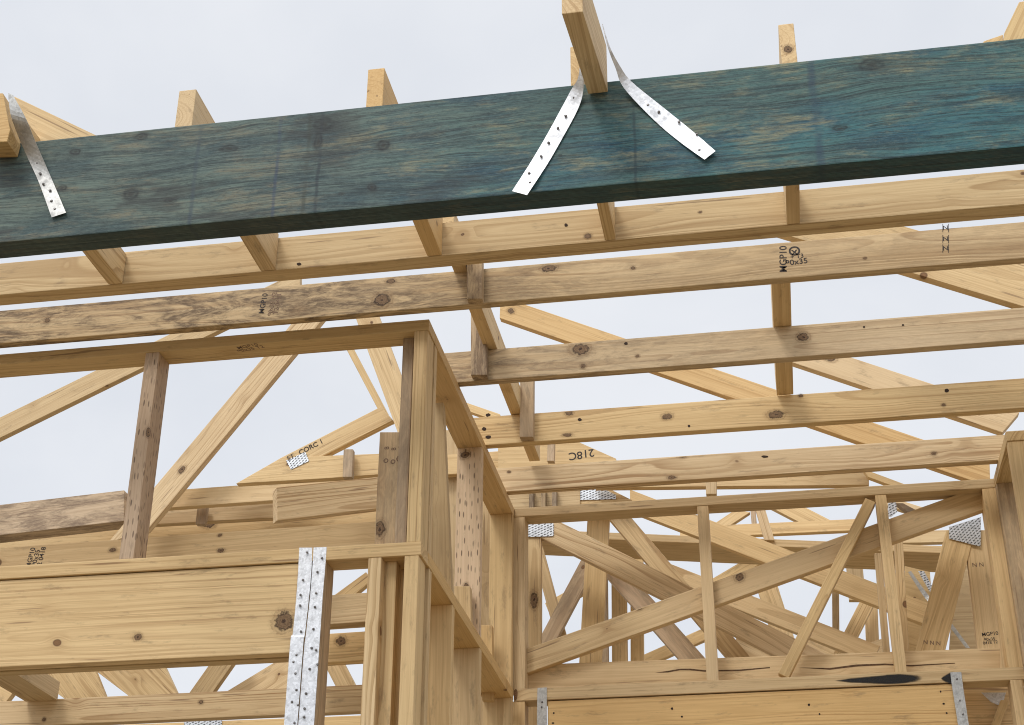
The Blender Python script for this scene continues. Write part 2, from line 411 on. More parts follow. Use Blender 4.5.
def knot_mat():
    m, nt, b = newmat('pine_knot'); N = NT(nt)
    uv = N.n('ShaderNodeTexCoord').outputs['UV']; P = N.n('ShaderNodeTexCoord').outputs['Object']
    rnd = N.n('ShaderNodeObjectInfo').outputs['Random']
    u, v, _ = N.sep(uv)
    wob = N.math('MULTIPLY_ADD', N.noise(P, 75, 4, .7), .62, -.31)
    d = N.math('SQRT', N.math('ADD', N.math('MULTIPLY', u, u), N.math('MULTIPLY', v, v)))
    d = N.math('ADD', d, wob)
    rings = N.ramp(N.math('SINE', N.math('MULTIPLY', d, 34)), -.3, .9)
    core = N.ramp(d, .36, .44, 1, 0)
    rim = N.ramp(N.math('ABSOLUTE', N.math('SUBTRACT', d, .40)), .02, .10, 1, 0)
    c = N.mix(rings, rgb(.24, .15, .08), rgb(.17, .10, .05))
    c = N.mix(rim, c, rgb(.06, .032, .018))
    c = N.mix(N.ramp(d, .02, .14, 1, 0), c, rgb(.05, .022, .012))
    halo = N.math('MULTIPLY', N.ramp(d, .42, .88, .42, 0), N.math('MULTIPLY_ADD', rings, .55, .45))
    a = N.math('MAXIMUM', N.math('MULTIPLY', core, .85), N.math('MAXIMUM', N.math('MULTIPLY', rim, N.math('MULTIPLY_ADD', N.noise(P, 45, 2), 1.4, -.15, clamp=True)), halo))
    c = N.mix(N.ramp(d, .46, .6), c, rgb(.27, .155, .075))
    N.set(b.inputs['Base Color'], c); N.set(b.inputs['Alpha'], a); b.inputs['Roughness'].default_value = .6
    b.inputs['Specular IOR Level'].default_value = .25
    return m
KNOT = knot_mat()
HOLE = plain('dark_hole', (.035, .018, .01), .9, 0, .3, 200)

def add_face(o, pts, mat, uvs=None):
    """extra face lying on a board's surface, kept inside the board's own mesh"""
    me = o.data; Mi = PW[o.name].inverted()
    if mat.name not in [m.name for m in me.materials]: me.materials.append(mat)
    idx = [m.name for m in me.materials].index(mat.name)
    bm = bmesh.new(); bm.from_mesh(me)
    lay = bm.loops.layers.uv.get('UVMap') or bm.loops.layers.uv.new('UVMap')
    f = bm.faces.new([bm.verts.new(Mi @ p) for p in pts]); f.material_index = idx
    if uvs:
        for l, q in zip(f.loops, uvs): l[lay].uv = q
    bm.to_mesh(me); bm.free()

def knot(cx, cy, Y, o, rx, ry, hole=False):
    """knot of outer size rx, ry (photo pixels) in the face of board o lying at distance Y"""
    if hole:
        n = 10; pts = [un(cx + rx * math.cos(i * 2 * math.pi / n) * random.uniform(.75, 1.1), cy + ry * math.sin(i * 2 * math.pi / n) * random.uniform(.75, 1.1), Y=Y - .0008) for i in range(n)]
        add_face(o, pts, HOLE)
    else:
        k = 1.95
        Mi = PW[o.name].inverted(); ys_ = [v.co.y for v in o.data.vertices]; lo, hi = min(ys_) + .003, max(ys_) - .003
        c, dx, dy = Mi @ un(cx, cy, Y=Y - .0006), Mi @ un(cx + rx * k, cy, Y=Y - .0006), Mi @ un(cx, cy + ry * k, Y=Y - .0006)
        if abs((Mi.to_3x3() @ Vector((0, 1, 0))).z) < .7:      # end or edge of the board
            pts = [un(cx + sx * rx * k, cy + sy * ry * k, Y=Y - .0006) for sx, sy in ((-1, -1), (1, -1), (1, 1), (-1, 1))]
            add_face(o, pts, KNOT, [(-1, -1), (1, -1), (1, 1), (-1, 1)]); return
        sc = (dx - c).length / (rx * k)
        flip = abs((dx - c).x) < abs((dx - c).y)
        a, b = (ry, rx) if flip else (rx, ry)
        a, b = a * k * sc, b * k * sc * (1 if flip else 1.1)
        x0, x1, y0, y1 = c.x - a, c.x + a, max(c.y - b, lo), min(c.y + b, hi)
        q = [(x0, y0), (x1, y0), (x1, y1), (x0, y1)]
        add_face(o, [PW[o.name] @ Vector((x, y, c.z)) for x, y in q], KNOT, [((x - c.x) / a, (y - c.y) / b) for x, y in q])

def mark(name, pts, Y, mat, o):
    add_face(o, [un(x, y, Y=Y - .0007) for x, y in pts], mat)

# ------------------------------------------------------------------ key measures (house frame)
ZT = 2.312; PT = .038; ZL = 1.587; PL = .040
YF, YB = 3.99, 5.52; D9 = .09
XR, XI = -.959, .862
Zg = -CAMH

# ------------------------------------------------------------------ setting
def sheet(name, size, z, mat, kind):
    bm = bmesh.new(); bmesh.ops.create_grid(bm, x_segments=8, y_segments=8, size=size)
    me = bpy.data.meshes.new(name); bm.to_mesh(me); bm.free(); me.materials.append(mat)
    o = bpy.data.objects.new(name, me); col.objects.link(o); o.location = (0, 0, z); tag(o, kind=kind); return o
gm = plain('dry_sandy_soil', (.23, .17, .10), .95, 0, .25, 1.5)
sm = plain('concrete', (.24, .19, .125), .85, 0, .12, 3)
sheet('ground', 600, -.12, gm, 'structure')
slab = solid('concrete_slab', [Vector((-7, -5, -.12)), Vector((7, -5, -.12)), Vector((7, 12, -.12)), Vector((-7, 12, -.12))], Vector((0, 0, .12)), sm, bevel=.01)
tag(slab, kind='structure')

# ------------------------------------------------------------------ blue beam
YBL = 2.932; TB = .078
zb = ZT - .298
bx0, bx1 = -2.6, 1.6
cxb = (bx0 + bx1) / 2; czb = (ZT + zb) / 2
def bl(px, py, rx, ry, k=1.0):
    p = un(px, py, Y=YBL); return (p.x - cxb, -(p.z - CAMH - czb), rx, ry, k)
LINT = wood('pine_flat_sawn', (.70, .525, .295), (.40, .25, .12), ring=.6)
BLUE_KNOTS = [bl(75, 152, .012, .008), bl(131, 194, .016, .014), bl(141, 137, .014, .010), bl(170, 201, .014, .006), bl(229, 148.5, .020, .007, 1.1), bl(383, 145, .014, .012, 1.1),
              bl(372, 187.5, .009, .009, 1.2), bl(341, 194, .006, .004, .8), bl(840, 128, .014, .006, 1), bl(871.5, 65, .024, .014, .9), bl(560, 156, .004, .003, .6), bl(324, 124, .022, .016, 1.0), bl(318, 141, .008, .02, 1.0), bl(62, 188, .012, .006)]
def bxx(px): return un(px, 150, Y=YBL).x - cxb
BLUE_LINES = [(bxx(198), .012, (.03, .05, .07)), (bxx(278), .010, (.025, .045, .09)), (bxx(308), .012, (.03, .038, .03)), (bxx(320), .010, (.012, .02, .03)), (bxx(635), .008, (.02, .04, .05)), (bxx(820), .02, (.02, .045, .08))]
BLUE = blue_mat(); BLUEE = blue_mat(True)
beam = thing('laminated_beam', 'deep blue-green stained laminated beam running across the top of the photo', 'beam', (cxb, YBL, CAMH + zb))
# two leaves nailed face to face: local y points up for the front polygon order used here
def leaf(y0, y1, z0, nm, lab):
    zz0, zz1 = z0 + CAMH, ZT + CAMH
    o = solid(nm, [Vector((bx0, y0, zz0)), Vector((bx1, y0, zz0)), Vector((bx1, y0, zz1)), Vector((bx0, y0, zz1))], Vector((0, y1 - y0, 0)), BLUE, beam, ex=Vector((1, 0, 0)), edge_mat=BLUEE, bevel=.003)
    # solid() makes y = z cross x, which points down for ext +y: turn it so that y points up
    return o
leaf(YBL, YBL + TB / 2 - .0015, zb, 'beam_leaf', '')
leaf(YBL + TB / 2 + .0015, YBL + TB, zb + .004, 'beam_leaf', '')

# ------------------------------------------------------------------ ceiling joists
def hgt(px, y1, y2, Y): return un(px, y1, Y=Y).z - un(px, y2, Y=Y).z
joists = {}; JO = {}
JY = [3.64, 3.925, 4.425, 4.925, 5.355]
JH = [hgt(800, 188, 222, 3.64), hgt(800, 243, 278.6, 3.925), hgt(800, 324, 355.5, 4.425), hgt(800, 390.5, 419.6, 4.925), hgt(800, 445.5, 470, 5.355)]
JT = [.062, .032, .035, .035, .038]
JX = [(-3.6, 2.2), (-3.6, 2.2), (XR - .07, 2.4), (XR - .07, 2.4), (XR - .07, XI + .05)]
JM = [PINE, HALF, SHEL, PINE, BOLD]
JL = ['pale pine joist directly behind the blue beam, first of the long joists',
      'rough weathered pine joist, second of the long joists behind the blue beam, stamped MGP10',
      'pine joist with a dark stained left end, third long joist behind the blue beam',
      'pale knotty pine joist, fourth of the long joists counted from the blue beam',
      'bold grained pine joist just above the top plate of the short rear wall frame']
for i in range(5):
    cx = (JX[i][0] + JX[i][1]) / 2
    e = thing('ceiling_joist', JL[i], 'joist', (cx, JY[i], CAMH + ZT), 'long joists spanning the room')
    z0 = ZT + .001
    o = box('joist_timber', JX[i][0], JX[i][1], JY[i], JY[i] + JT[i], z0, z0 + JH[i], 'x', JM[i], e, thin='y')
    joists[i] = e; JO[i] = o
jt = ZT + max(JH[2:]) + .002

KN = {0: [(566, 225, 2, 2, 1), (588, 236, 4, 3, 0), (299, 264, 2.5, 1.6, 1), (430, 228, 3, 2, 0), (700, 212, 2, 1.5, 0)],
      1: [(549, 268.5, 8, 4, 0), (382, 300, 9, 6.5, 0), (391, 281, 5, 2.6, 0), (345, 279, 5, 3, 0), (633, 268, 2.5, 2, 0), (47, 320, 3, 2.5, 0), (865, 258, 2, 1.5, 0)],
      2: [(803.3, 337, 6.5, 5, 0), (626, 343.5, 2, 1.5, 1), (637.5, 356, 2.5, 1.8, 0), (583, 366, 3, 2.5, 0), (580, 349, 10, 6, 0), (864, 327, 1.4, 1, 1), (903, 325, 1.4, 1, 1)],
      3: [(569, 413, 4.5, 3, 0), (579.5, 419.5, 2.2, 1.8, 1), (667, 416.5, 5.5, 3.4, 0), (488, 415, 3, 1.8, 1), (484, 429, 2.4, 1.8, 1), (488.5, 437, 3, 2, 1), (801, 395.5, 2.6, 1.8, 0), (776.5, 414.5, 9, 4.5, 0), (946.6, 390.5, 2.4, 2, 1), (943.6, 405, 2.4, 1.8, 0), (689, 426, 1.5, 1.2, 1), (567, 435, 5, 1.8, 0)],
      4: [(682, 455, 6, 3, 0), (672, 477.5, 5, 2, 0), (934, 453.5, 3, 2.2, 0), (765, 456.5, 4, 1.3, 1), (509, 472, 2, 1.4, 0)]}
for i, L in KN.items():
    for (x, y, a, b_, h) in L: knot(x, y, JY[i], JO[i], a, b_, bool(h))
# writing on the second joist
YJ = JY[1]
stamp('MGP10', 783.5, 259, YJ, .030, 86, joists[1])
stamp('90x35', 796.5, 262, YJ, .026, 3, joists[1])
stamp('O', 794.5, 251.5, YJ, .044, 0, joists[1]); stamp('x', 794.5, 251.5, YJ, .036, 0, joists[1])
stamp('+ T3', 797, 256.5, YJ, .020, 3, joists[1])
for yy in (228, 239, 248.5): 
    stamp('N', 945.5, yy, YJ, .021, 0, joists[1]); 
    q = [(942.5, yy - 4.2), (943.1, yy - 4.2), (943.1, yy + 4.2), (942.5, yy + 4.2)]
    mark('', q, YJ, INK, JO[1]); mark('', [(a + 5.8, b) for a, b in q], YJ, INK, JO[1])
stamp('MGP10', 263.5, 303.5, YJ, .024, 84, joists[1])
stamp('90x35 H2\nT2-0418', 275, 304, YJ, .021, 84, joists[1], FAINT)

# short weathered hangers fixed to the joists, and the binder lying over them
def hanger(q, Y, mat, lab, tint=1.0):
    a = board('joist_hanger_block', q, Y, mat, t=.034, tint=tint); tag(a, lab, 'timber block', 'short upright blocks on the joists'); return a
hanger(V(258, 466.5, 482, 299, 467, 482), JY[1] - .037, ROUGH, 'short stained upright block nailed on the rough second joist')
hanger(V(312, 471, 486, 375, 470.5, 487), JY[2] - .037, ROUGH, 'dark split upright block hanging in front of the third joist', .85)
hanger(V(374, 520, 533.5, 437, 519.5, 533), JY[3] - .037, GREYP, 'brown upright block standing against the fourth joist', .95)
p1 = un(484, 307, Z=jt); p2 = un(538, 461, Z=jt)
xs = (p1.x + p2.x) / 2
b = box('joist_binder', xs - .042, xs, JY[0] + JT[0] + .01, p2.y, jt, jt + .09, 'y', PINE, thin='x')
tag(b, 'pine binder lying across the joists beside the dark upright block', 'binder', 'binders lying over the joists')
p1 = un(791, 285, Z=jt); p2 = un(787, 392, Z=jt)
b = box('joist_binder', p2.x - .036, p2.x + .022, 4.06, 4.93, jt, jt + .09, 'y', PINE, thin='x')
tag(b, 'short pine binder crossing the third joist right of the middle', 'binder', 'binders lying over the joists')

# ------------------------------------------------------------------ rafters that sit on the blue beam
SX = [(109, 123, 284), (261, 276, 272), (427.5, 442, 258), (605, 616, 242), (786.5, 800, 223)]
SL = ['rafter block behind the blue beam nearest the left edge, seen only below the beam',
      'rafter with pale plain sawn end standing on the left half of the blue beam',
      'rafter with a crumbled sawn end on the blue beam left of the middle straps',
      'rafter on the blue beam partly hidden behind the big rafter and its straps',
      'rafter with a large knot in its sawn end, right of the middle straps']
SH = [.10, .122, .125, .127, .126]
for (a, b_, y), lab, hh in zip(SX, SL, SH):
    pa, pb = un(a, y, Y=JY[0]), un(b_, y, Y=JY[0])
    y0 = YBL + .012
    o = box('rafter', pa.x, pb.x, y0, JY[0] - .003, ZT + .001, ZT + hh, 'y', PINE if hh != .125 else GOLD, thin='x')
    tag(o, lab, 'rafter', 'rafters resting on the blue beam')
    if 'large knot' in lab: knot(788, 49, y0, o, 4.6, 4.2)

# big rafter butting onto the near face of the blue beam
zr = un(598, 95, Y=YBL).z - CAMH
pe1, pe2 = un(590, 95.5, Z=zr), un(607.5, 94.5, Z=zr)
pn1, pn2 = un(561.7, 14, Z=zr), un(584, 14, Z=zr)
pe1.y = pe2.y = YBL - .003
dd = ((pe1 - pn1) + (pe2 - pn2)) / 2
fr = [pn1, pn1 + Vector((0, 0, .14)), pn1 + dd + Vector((0, 0, .14)), pn1 + dd]
wv = (pn2 - pn1); wv = Vector((wv.x, 0, 0)) * .97
o = solid('rafter', fr, wv, BOLD, ex=dd)
tag(o, 'large pale rafter entering from above, its foot against the blue beam between two straps', 'rafter')
# rafter at the far left, and one at the far right
e = [un(-20, 93, Y=2.86), un(3, 93, Y=2.86), un(10, 130, Y=2.86), un(7, 141.5, Y=2.86), un(-20, 142, Y=2.86)]
o = solid('rafter', e, Vector((-.004, .068, 0)), GOLD, ex=Vector((1, 0, 0)), tint=.9)
tag(o, 'sawn rafter end at the left edge, in front of the blue beam beside a strap', 'rafter')
e = [un(14, 96, Y=3.05), un(96, 135, Y=3.05), un(96, 150, Y=3.05), un(14, 150, Y=3.05)]
o = solid('rafter', e, Vector((0, .04, 0)), PINE, ex=e[1] - e[0])
tag(o, 'pale rafter sloping down to the right behind the left strap, above the blue beam', 'rafter')
o = poly('rafter', [(1004, 50), (1004, 33.5), (1019, 2), (1060, -6), (1060, 50)], 3.05, PINE, t=.04, ex=((1004, 33.5), (1019, 2)))
tag(o, 'steep pale rafter at the top right corner above the blue beam', 'rafter')
o = poly('timber_wedge', [(980, 46), (984, 41), (1003, 34.5), (1003, 46)], 3.12, PINE, t=.04)
tag(o, 'thin pale timber tip beside the steep rafter in the top right corner', 'timber')

# straps on the blue beam
def strap(lab, L, Rr_, Ys, nails, nY, mat=ZINC, nm='steel_strap', grp='steel straps nailed to the blue beam'):
    e = thing(nm, lab, 'strap', un((L[-1][0] + Rr_[-1][0]) / 2, (L[-1][1] + Rr_[-1][1]) / 2, Y=Ys[-1]), grp)
    ribbon('strap_band', L, Rr_, Ys, mat, parent=e)
    for x, y in nails: nail(x, y, nY, e)
    return e
yb = YBL - .004
strap('galvanised strap at the left edge, folded over the rafter end above the blue beam',
      [(8, 93), (10.5, 114), (17.6, 135), (28, 158.6), (38.7, 182), (51.6, 217.3)], [(13, 95), (26, 118.7), (34.7, 140), (47, 168), (56, 189), (66, 212.6)],
      [2.85, 2.86, 2.895, yb - .004, yb, yb - .004], [(37.5, 163.5), (40, 173.5), (43.5, 184), (50, 190.5), (51.5, 201), (55, 209)], yb - .002, ZDULL)
strap('bright strap running down to the left from the middle rafter on the blue beam',
      [(580, 62), (578, 78), (571, 90), (562, 107), (545, 138), (527, 168), (512, 191)], [(581.5, 64), (583.5, 80), (582.5, 95), (577, 111), (563, 137), (548, 163), (527, 195)],
      [2.88, 2.90, 2.92, yb, yb, yb, yb - .006], [(574, 98), (565.5, 116), (558, 128), (548.5, 143), (541, 156.5), (529, 173), (530, 183)], yb - .002)
strap('bright strap running down to the right from the middle rafter on the blue beam',
      [(602, 24), (608, 48), (615.5, 68), (624, 88), (654, 120), (680, 142), (704.5, 159.5)], [(602.8, 24), (610, 47), (620, 66), (632, 82), (664, 108), (693, 131.5), (715.5, 151)],
      [2.84, 2.86, 2.89, 2.915, yb, yb, yb - .006], [(629, 88.5), (640, 97), (648, 105), (659, 112), (679, 122), (697, 134), (699.5, 150.5)], yb - .002)

# ------------------------------------------------------------------ left wall frame
def X(px, py, Y): return un(px, py, Y=Y).x
LW = thing('wall_frame', 'timber wall frame at the left with a deep lintel under its middle rail and one speckled stud', 'wall frame', (-1.8, YF, 0), 'stud wall frames')
box('top_plate', -3.6, XR, YF, YF + D9, ZT - PT, ZT - .001, 'x', PINE, LW, thin='z', tint=.93)
box('rail', -3.6, XR - .001, YF - .001, YF + D9, ZL - PL, ZL, 'x', BOLD, LW, thin='z', tint=.93)
q = [un(145.5, 353, Y=YF).x, un(159, 353, Y=YF).x]
s = box('stud', q[0], q[1], YF + .002, YF + D9 - .001, ZL, ZT - PT, 'z', PINK, LW, thin='x'); s['label'] = 'speckled brown stud with rows of small holes'
xa, xb = X(414.2, 335, YF), X(427.5, 335, YF)
box('stud', xa, xb, YF + .001, YF + D9, ZL, ZT - PT, 'z', PINE, LW, thin='x')
xc, xd = X(402.5, 352, 4.03), X(413.3, 352, 4.03)
box('stud', xc, min(xd, xa - .002), 4.03, 4.085, ZL, ZT - PT, 'z', GREYP, LW, thin='x', tint=.95)
s = board('packer', V(432, 380, 401.5, 546, 374, 397), 4.04, GREYP, t=.035, parent=LW, tint=1.1); s['label'] = 'short grey packing board with stamped rings'
for k, (cx, cy) in enumerate([(388, 448), (395, 449), (402, 447)]):
    stamp('8', cx - 1, cy, 4.04, .020, 90, s, FAINT); stamp('o' if k < 2 else 'O', cx - 2, cy + 12, 4.04, .03, 0, s, FAINT)
# lower half: studs run down to the slab
zt = ZL - PL
def lstud(px, w, y0=YF + .001, d=.088, mat=PINE, py=565, tint=None):
    x0 = X(px, py, y0)
    return box('stud', x0, x0 + w, y0, y0 + d, Zg + .036, zt, 'z', mat, LW, thin='x', tint=tint)
lstud(368, .0385); lstud(404.2, .041)
lstud(384.5, .036, 4.03, .055, PINE, tint=.95)
x0 = X(299, 560, YF); x1 = X(325.5, 560, YF)
box('stud', x0, (x0 + x1) / 2 - .001, YF + .001, YF + D9 - .002, Zg + .036, zt, 'z', PINE, LW, thin='x')
box('stud', (x0 + x1) / 2 + .001, x1, YF + .001, YF + D9 - .001, Zg + .036, zt, 'z', GREYP, LW, thin='x', tint=1.05)
box('bottom_plate', x0, XR - .001, YF, YF + D9, Zg + .001, Zg + .036, 'x', PINE, LW, thin='z')
zl2 = un(100, 662, Y=YF + .006).z - CAMH
s = box('lintel', -3.6, x0 - .002, YF + .006, YF + .044, zl2, zt - .003, 'x', LINT, LW, thin='y'); s['label'] = 'deep lintel board with a big round knot'
LINTEL = s
box('lintel', -3.6, x0 - .002, YF + .051, YF + .089, zl2 - .002, zt - .003, 'x', PINE, LW, thin='y', tint=.9)
kc = (284, 622)
knot(284, 621, YF + .006, LINTEL, 10.5, 9.5)
knot(137.5, 637, YF + .006, LINTEL, 4.5, 3.5)
stamp('MGP10\n90x35 T2', 249, 347.5, None, .024, 12, LW, FAINT, under=ZT - PT)

# strap pair on the left wall
y1 = YF - .002
strap('left of the two upright wall straps, with a dark band and a fold',
      [(299.3, 547.6), (298, 573), (295.5, 606), (292.4, 636), (290.3, 642), (284, 724), (280, 770)], [(312.2, 547.6), (311.3, 573), (308.6, 601), (304.6, 636), (303.4, 642), (297.4, 723), (293.5, 770)],
      [y1, y1, y1, y1 - .001, y1 - .004, y1 - .003, y1 - .003], [(307, 552.5), (303, 580), (300.5, 595), (300, 605.5), (301, 631.5), (296.5, 655), (293.5, 662), (295.5, 673.5), (296.5, 690), (292, 702), (294.5, 723)], y1 - .0035, grp='steel straps nailed to the wall studs')
strap('right of the two upright wall straps, with bent nails',
      [(313.6, 547.4), (312, 573), (309.6, 601), (305.6, 637), (304, 650), (298.4, 723), (295, 770)], [(326.6, 547), (325, 570), (323, 592), (319.9, 637), (319, 650), (314, 724), (311, 770)],
      [y1, y1, y1, y1, y1, y1, y1], [(322, 558), (317.5, 572), (316, 593), (315, 607), (313.5, 629), (311.5, 648), (316, 650), (309.5, 669), (317.5, 664.5), (306, 693.5), (304.5, 708.5), (304, 717), (298, 705)], y1 - .0025, grp='steel straps nailed to the wall studs')

# ------------------------------------------------------------------ return wall frame
RW = thing('wall_frame', 'timber wall frame running away from the corner between the left wall and the rear wall', 'wall frame', (XR - .045, 4.8, 0), 'stud wall frames')
yA, yE = YF + D9 + .001, YB + D9
box('top_plate', XR - D9, XR, yA, yE, ZT - PT, ZT - .0005, 'y', GOLD, RW, thin='z')
box('rail', XR - .108, XR, yA, YB - .002, ZL - PL, ZL, 'y', GOLD, RW, thin='z')
for y0 in (4.424, 4.868, 5.482):
    box('stud', XR - .107, XR - .001, y0, y0 + .036, Zg + .036, ZL - PL, 'z', PINE, RW, thin='y')
box('stud', XR - D9 + .001, XR - .002, 4.10, 4.136, Zg + .036, ZL - PL, 'z', PINE, RW, thin='y')
box('bottom_plate', XR - D9, XR, yA, yE, Zg + .001, Zg + .036, 'y', PINE, RW, thin='z')
s = box('stud', XR - D9 + .001, XR - .001, 4.852, 4.888, ZL, ZT - PT, 'z', PINK, RW, thin='y', tint=1.12); s['label'] = 'speckled pinkish stud with rows of small holes'
box('stud', XR - D9 + .001, XR - .001, 5.481, 5.517, ZL, ZT - PT, 'z', PINE, RW, thin='y', tint=.92)
box('stud', XR - D9 + .001, XR - .002, yA + .004, yA + .04, ZL, ZT - PT, 'z', PINE, RW, thin='y')
poly('brace', [(428, 404), (443, 402), (451.5, 590), (428, 592)], 4.44, PINE, t=.035, parent=RW, tint=.85, ex=((434, 404), (433, 560)))
board('packer', V(586, 454, 470, 625, 455, 471), 4.80, PINE, t=.035, parent=RW, tint=.9)
board('packer', V(625, 481, 492, 700, 482, 493), 5.40, GOLD, t=.035, parent=RW, tint=.9)

# ------------------------------------------------------------------ rear wall frame
BW = thing('wall_frame', 'timber wall frame in the middle distance with a long diagonal brace and black paint on its sill', 'wall frame', (0, YB, 0), 'stud wall frames')
box('top_plate', XR + .001, XI + D9, YB, YB + D9, ZT - PT, ZT - .0015, 'x', PINE, BW, thin='z', tint=.92)
def zat(px, py, Y): return un(px, py, Y=Y).z - CAMH
zs = zat(711, 680.5, YB)                        # top of the sill
zs0 = zat(600, 697.5, YB)
sill = box('sill_plate', XR + .001, XI + D9, YB - .001, YB + D9, zs0, zs, 'x', PINE, BW, thin='z')
def bstud(px, py, w, z0, z1=ZT - PT, y0=YB, d=.045, mat=PINE, tint=None):
    x0 = X(px, py, y0); return box('stud', x0, x0 + w, y0 + .002, y0 + d, z0, z1, 'z', mat, BW, thin='x', tint=tint)
x0 = XR - .022
box('stud', x0, XR + .0425, YB + .002, YB + .088, zs, ZT - PT, 'z', PINE, BW, thin='x')
bstud(697, 507, .043, zs); bstud(875, 495, .041, zs)
box('stud', XI - .047, XI + .03, YB + .002, YB + .088, zs, ZT - PT, 'z', PINE, BW, thin='x')
board('brace', D(865.3, 497.5, 778.5, 673, 875.5, 502.5, 788, 678), YB + .003, PINE, t=.042, parent=BW, tint=.9, square=True)
y5 = YB + .049
s = board('brace', D(527, 648.5, 985, 484.5, 527, 673, 985, 509), y5, PINE, t=.037, parent=BW, tint=.94); s['label'] = 'long wide diagonal brace board'
hd = board('header', H(527, 664.5, 690, 1000, 648, 674), y5 + .0385, PINE, t=.035, parent=BW, tint=.92)
mark('split', [(655, 672.8), (670, 670.5), (680, 668.7), (690, 668.6), (705, 670.2), (740, 669.5), (770, 667), (770, 668), (740, 671), (705, 671.6), (690, 670.2), (680, 670.2), (668, 672.4)], y5 + .0385, CRACKM, hd)
mark('split', [(798, 667.5), (830, 668), (856, 664.5), (885, 663.5), (910, 665), (955, 662.8), (955, 663.5), (910, 666.4), (885, 665), (857, 666.4), (830, 669.7)], y5 + .0385, CRACKM, hd)
xl0, xl1 = X(547.5, 705, YB + .004), X(963, 692, YB + .004)
s = box('lintel', xl0, xl1, YB + .004, YB + .044, zs0 - .24, zs0 - .004, 'x', GOLD, BW, thin='y'); s['label'] = 'deep lintel board under the painted sill'
box('lintel', xl0, xl1, YB + .047, YB + .087, zs0 - .24, zs0 - .008, 'x', PINE, BW, thin='y')
for a, b_ in ((XR - .022, XR + .0425), (XI - .045, XI - .005)):
    box('stud', a, b_, YB + .002, YB + .088, Zg + .036, zs0 - .0005, 'z', PINE, BW, thin='x')
xw = X(1013, 700, YB)
box('stud', xw, xw + .04, YB - .001, YB + .088, Zg + .036, zs0 - .0005, 'z', PINE, BW, thin='x')
box('bottom_plate', XR + .001, XR + .2, YB, YB + D9, Zg + .001, Zg + .036, 'x', PINE, BW, thin='z')
# sprayed mark on the sill
def spray_mat():
    m, nt, b = newmat('sprayed_black'); N = NT(nt)
    u, v, _ = N.sep(N.n('ShaderNodeTexCoord').outputs['UV']); P = N.n('ShaderNodeTexCoord').outputs['Object']
    wb = N.math('MULTIPLY_ADD', N.noise(P, 18, 4, .6), .5, -.25)
    d = N.math('ADD', N.math('POWER', N.math('ABSOLUTE', u), 4.0), N.math('POWER', N.math('ABSOLUTE', N.math('ADD', v, N.math('MULTIPLY', u, -.12))), 2.4))
    d = N.math('ADD', N.math('ADD', d, wb), N.math('MULTIPLY', N.ramp(u, -1, .4, 1, 0), N.math('ABSOLUTE', N.math('MULTIPLY', v, 1.6))))
    a = N.math('MULTIPLY', N.ramp(d, .38, .85, 1, 0), N.math('MULTIPLY_ADD', N.noise(P, 240, 3, .8), .5, .68, clamp=True))
    b.inputs['Base Color'].default_value = (.012, .012, .013, 1); b.inputs['Roughness'].default_value = .8; N.set(b.inputs['Alpha'], a)
    return m
SPRAYS = spray_mat()
for q in ([(832, 675), (924, 673), (924, 684.5), (832, 686.5)], [(940, 671.5), (957, 671), (957, 685), (940, 685.5)]):
    add_face(sill, [un(a, b_, Y=YB - .0017) for a, b_ in q], SPRAYS, [(-1, 1), (1, 1), (1, -1), (-1, -1)])
ys = YB - .004
strap('narrow dull strap at the left end of the rear wall lintel', [(537.5, 688), (537.2, 700), (537, 725), (537, 760)], [(546.8, 687.3), (546.8, 700), (547, 725), (547, 760)], [ys] * 4, [(542, 702), (541.5, 707)], ys - .001, ZDULL, grp='steel straps nailed to the wall studs')
strap('narrow dull strap at the right end of the rear wall lintel beside the black paint', [(950.3, 672.3), (952, 686), (958, 725), (962, 760)], [(961.3, 672), (963, 686), (968.8, 725), (973, 760)], [ys] * 4, [(957, 679), (960, 700.5), (963, 714)], ys - .001, ZDULL, grp='steel straps nailed to the wall studs')

# ------------------------------------------------------------------ right wall frame
GW = thing('wall_frame', 'timber wall frame cut off by the right edge, joined to the rear wall', 'wall frame', (XI + .045, 5.3, 0), 'stud wall frames')
yn = un(1007, 441, Z=ZT - PT).y
box('top_plate', XI, XI + D9, yn, YB - .001, ZT - PT, ZT - .0005, 'y', PINE, GW, thin='z', tint=.9)
box('stud', XI + .002, XI + D9 - .001, yn + .003, yn + .04, Zg + .036, ZT - PT, 'z', PINE, GW, thin='y', tint=.88)
box('stud', XI + .001, XI + D9 - .001, YB - .038, YB - .0005, zs, ZT - PT, 'z', GREYP, GW, thin='y', tint=1.0)
box('stud', XI + .001, XI + D9 - .001, YB - .038, YB - .0005, Zg + .036, zs - .001, 'z', GREYP, GW, thin='y', tint=1.0)
box('bottom_plate', XI, XI + D9, yn, YB - .001, Zg + .001, Zg + .036, 'y', PINE, GW, thin='z')

# ------------------------------------------------------------------ long sloping boards behind the joists
def one(name, q, Y, mat, lab, cat, t=.035, tint=None, grp=None, pl=False, ex=None):
    o = (poly(name, q, Y, mat, t, tint=tint, ex=ex) if pl else board(name, q, Y, mat, t, tint=tint))
    tag(o, lab, cat, grp); return o
g = 'sloping hip rafters seen between the joists'
one('hip_rafter', D(860, 214, 1070, 274, 765, 228, 1070, 321), 4.62, PINE, 'widest sloping rafter board running off the right edge below the second joist', 'rafter', .038, grp=g)
one('hip_rafter', D(775, 334, 1020, 411, 760, 350, 1002, 434), 5.50, PINE, 'sloping rafter board descending to the right wall, between the other two sloping boards', 'rafter', .038, grp=g)
one('hip_rafter', D(500, 297, 990, 461, 500, 317, 990, 488), 5.80, GOLD, 'longest sloping rafter board, golden, from the middle binder down to the rear wall', 'rafter', .038, grp=g)

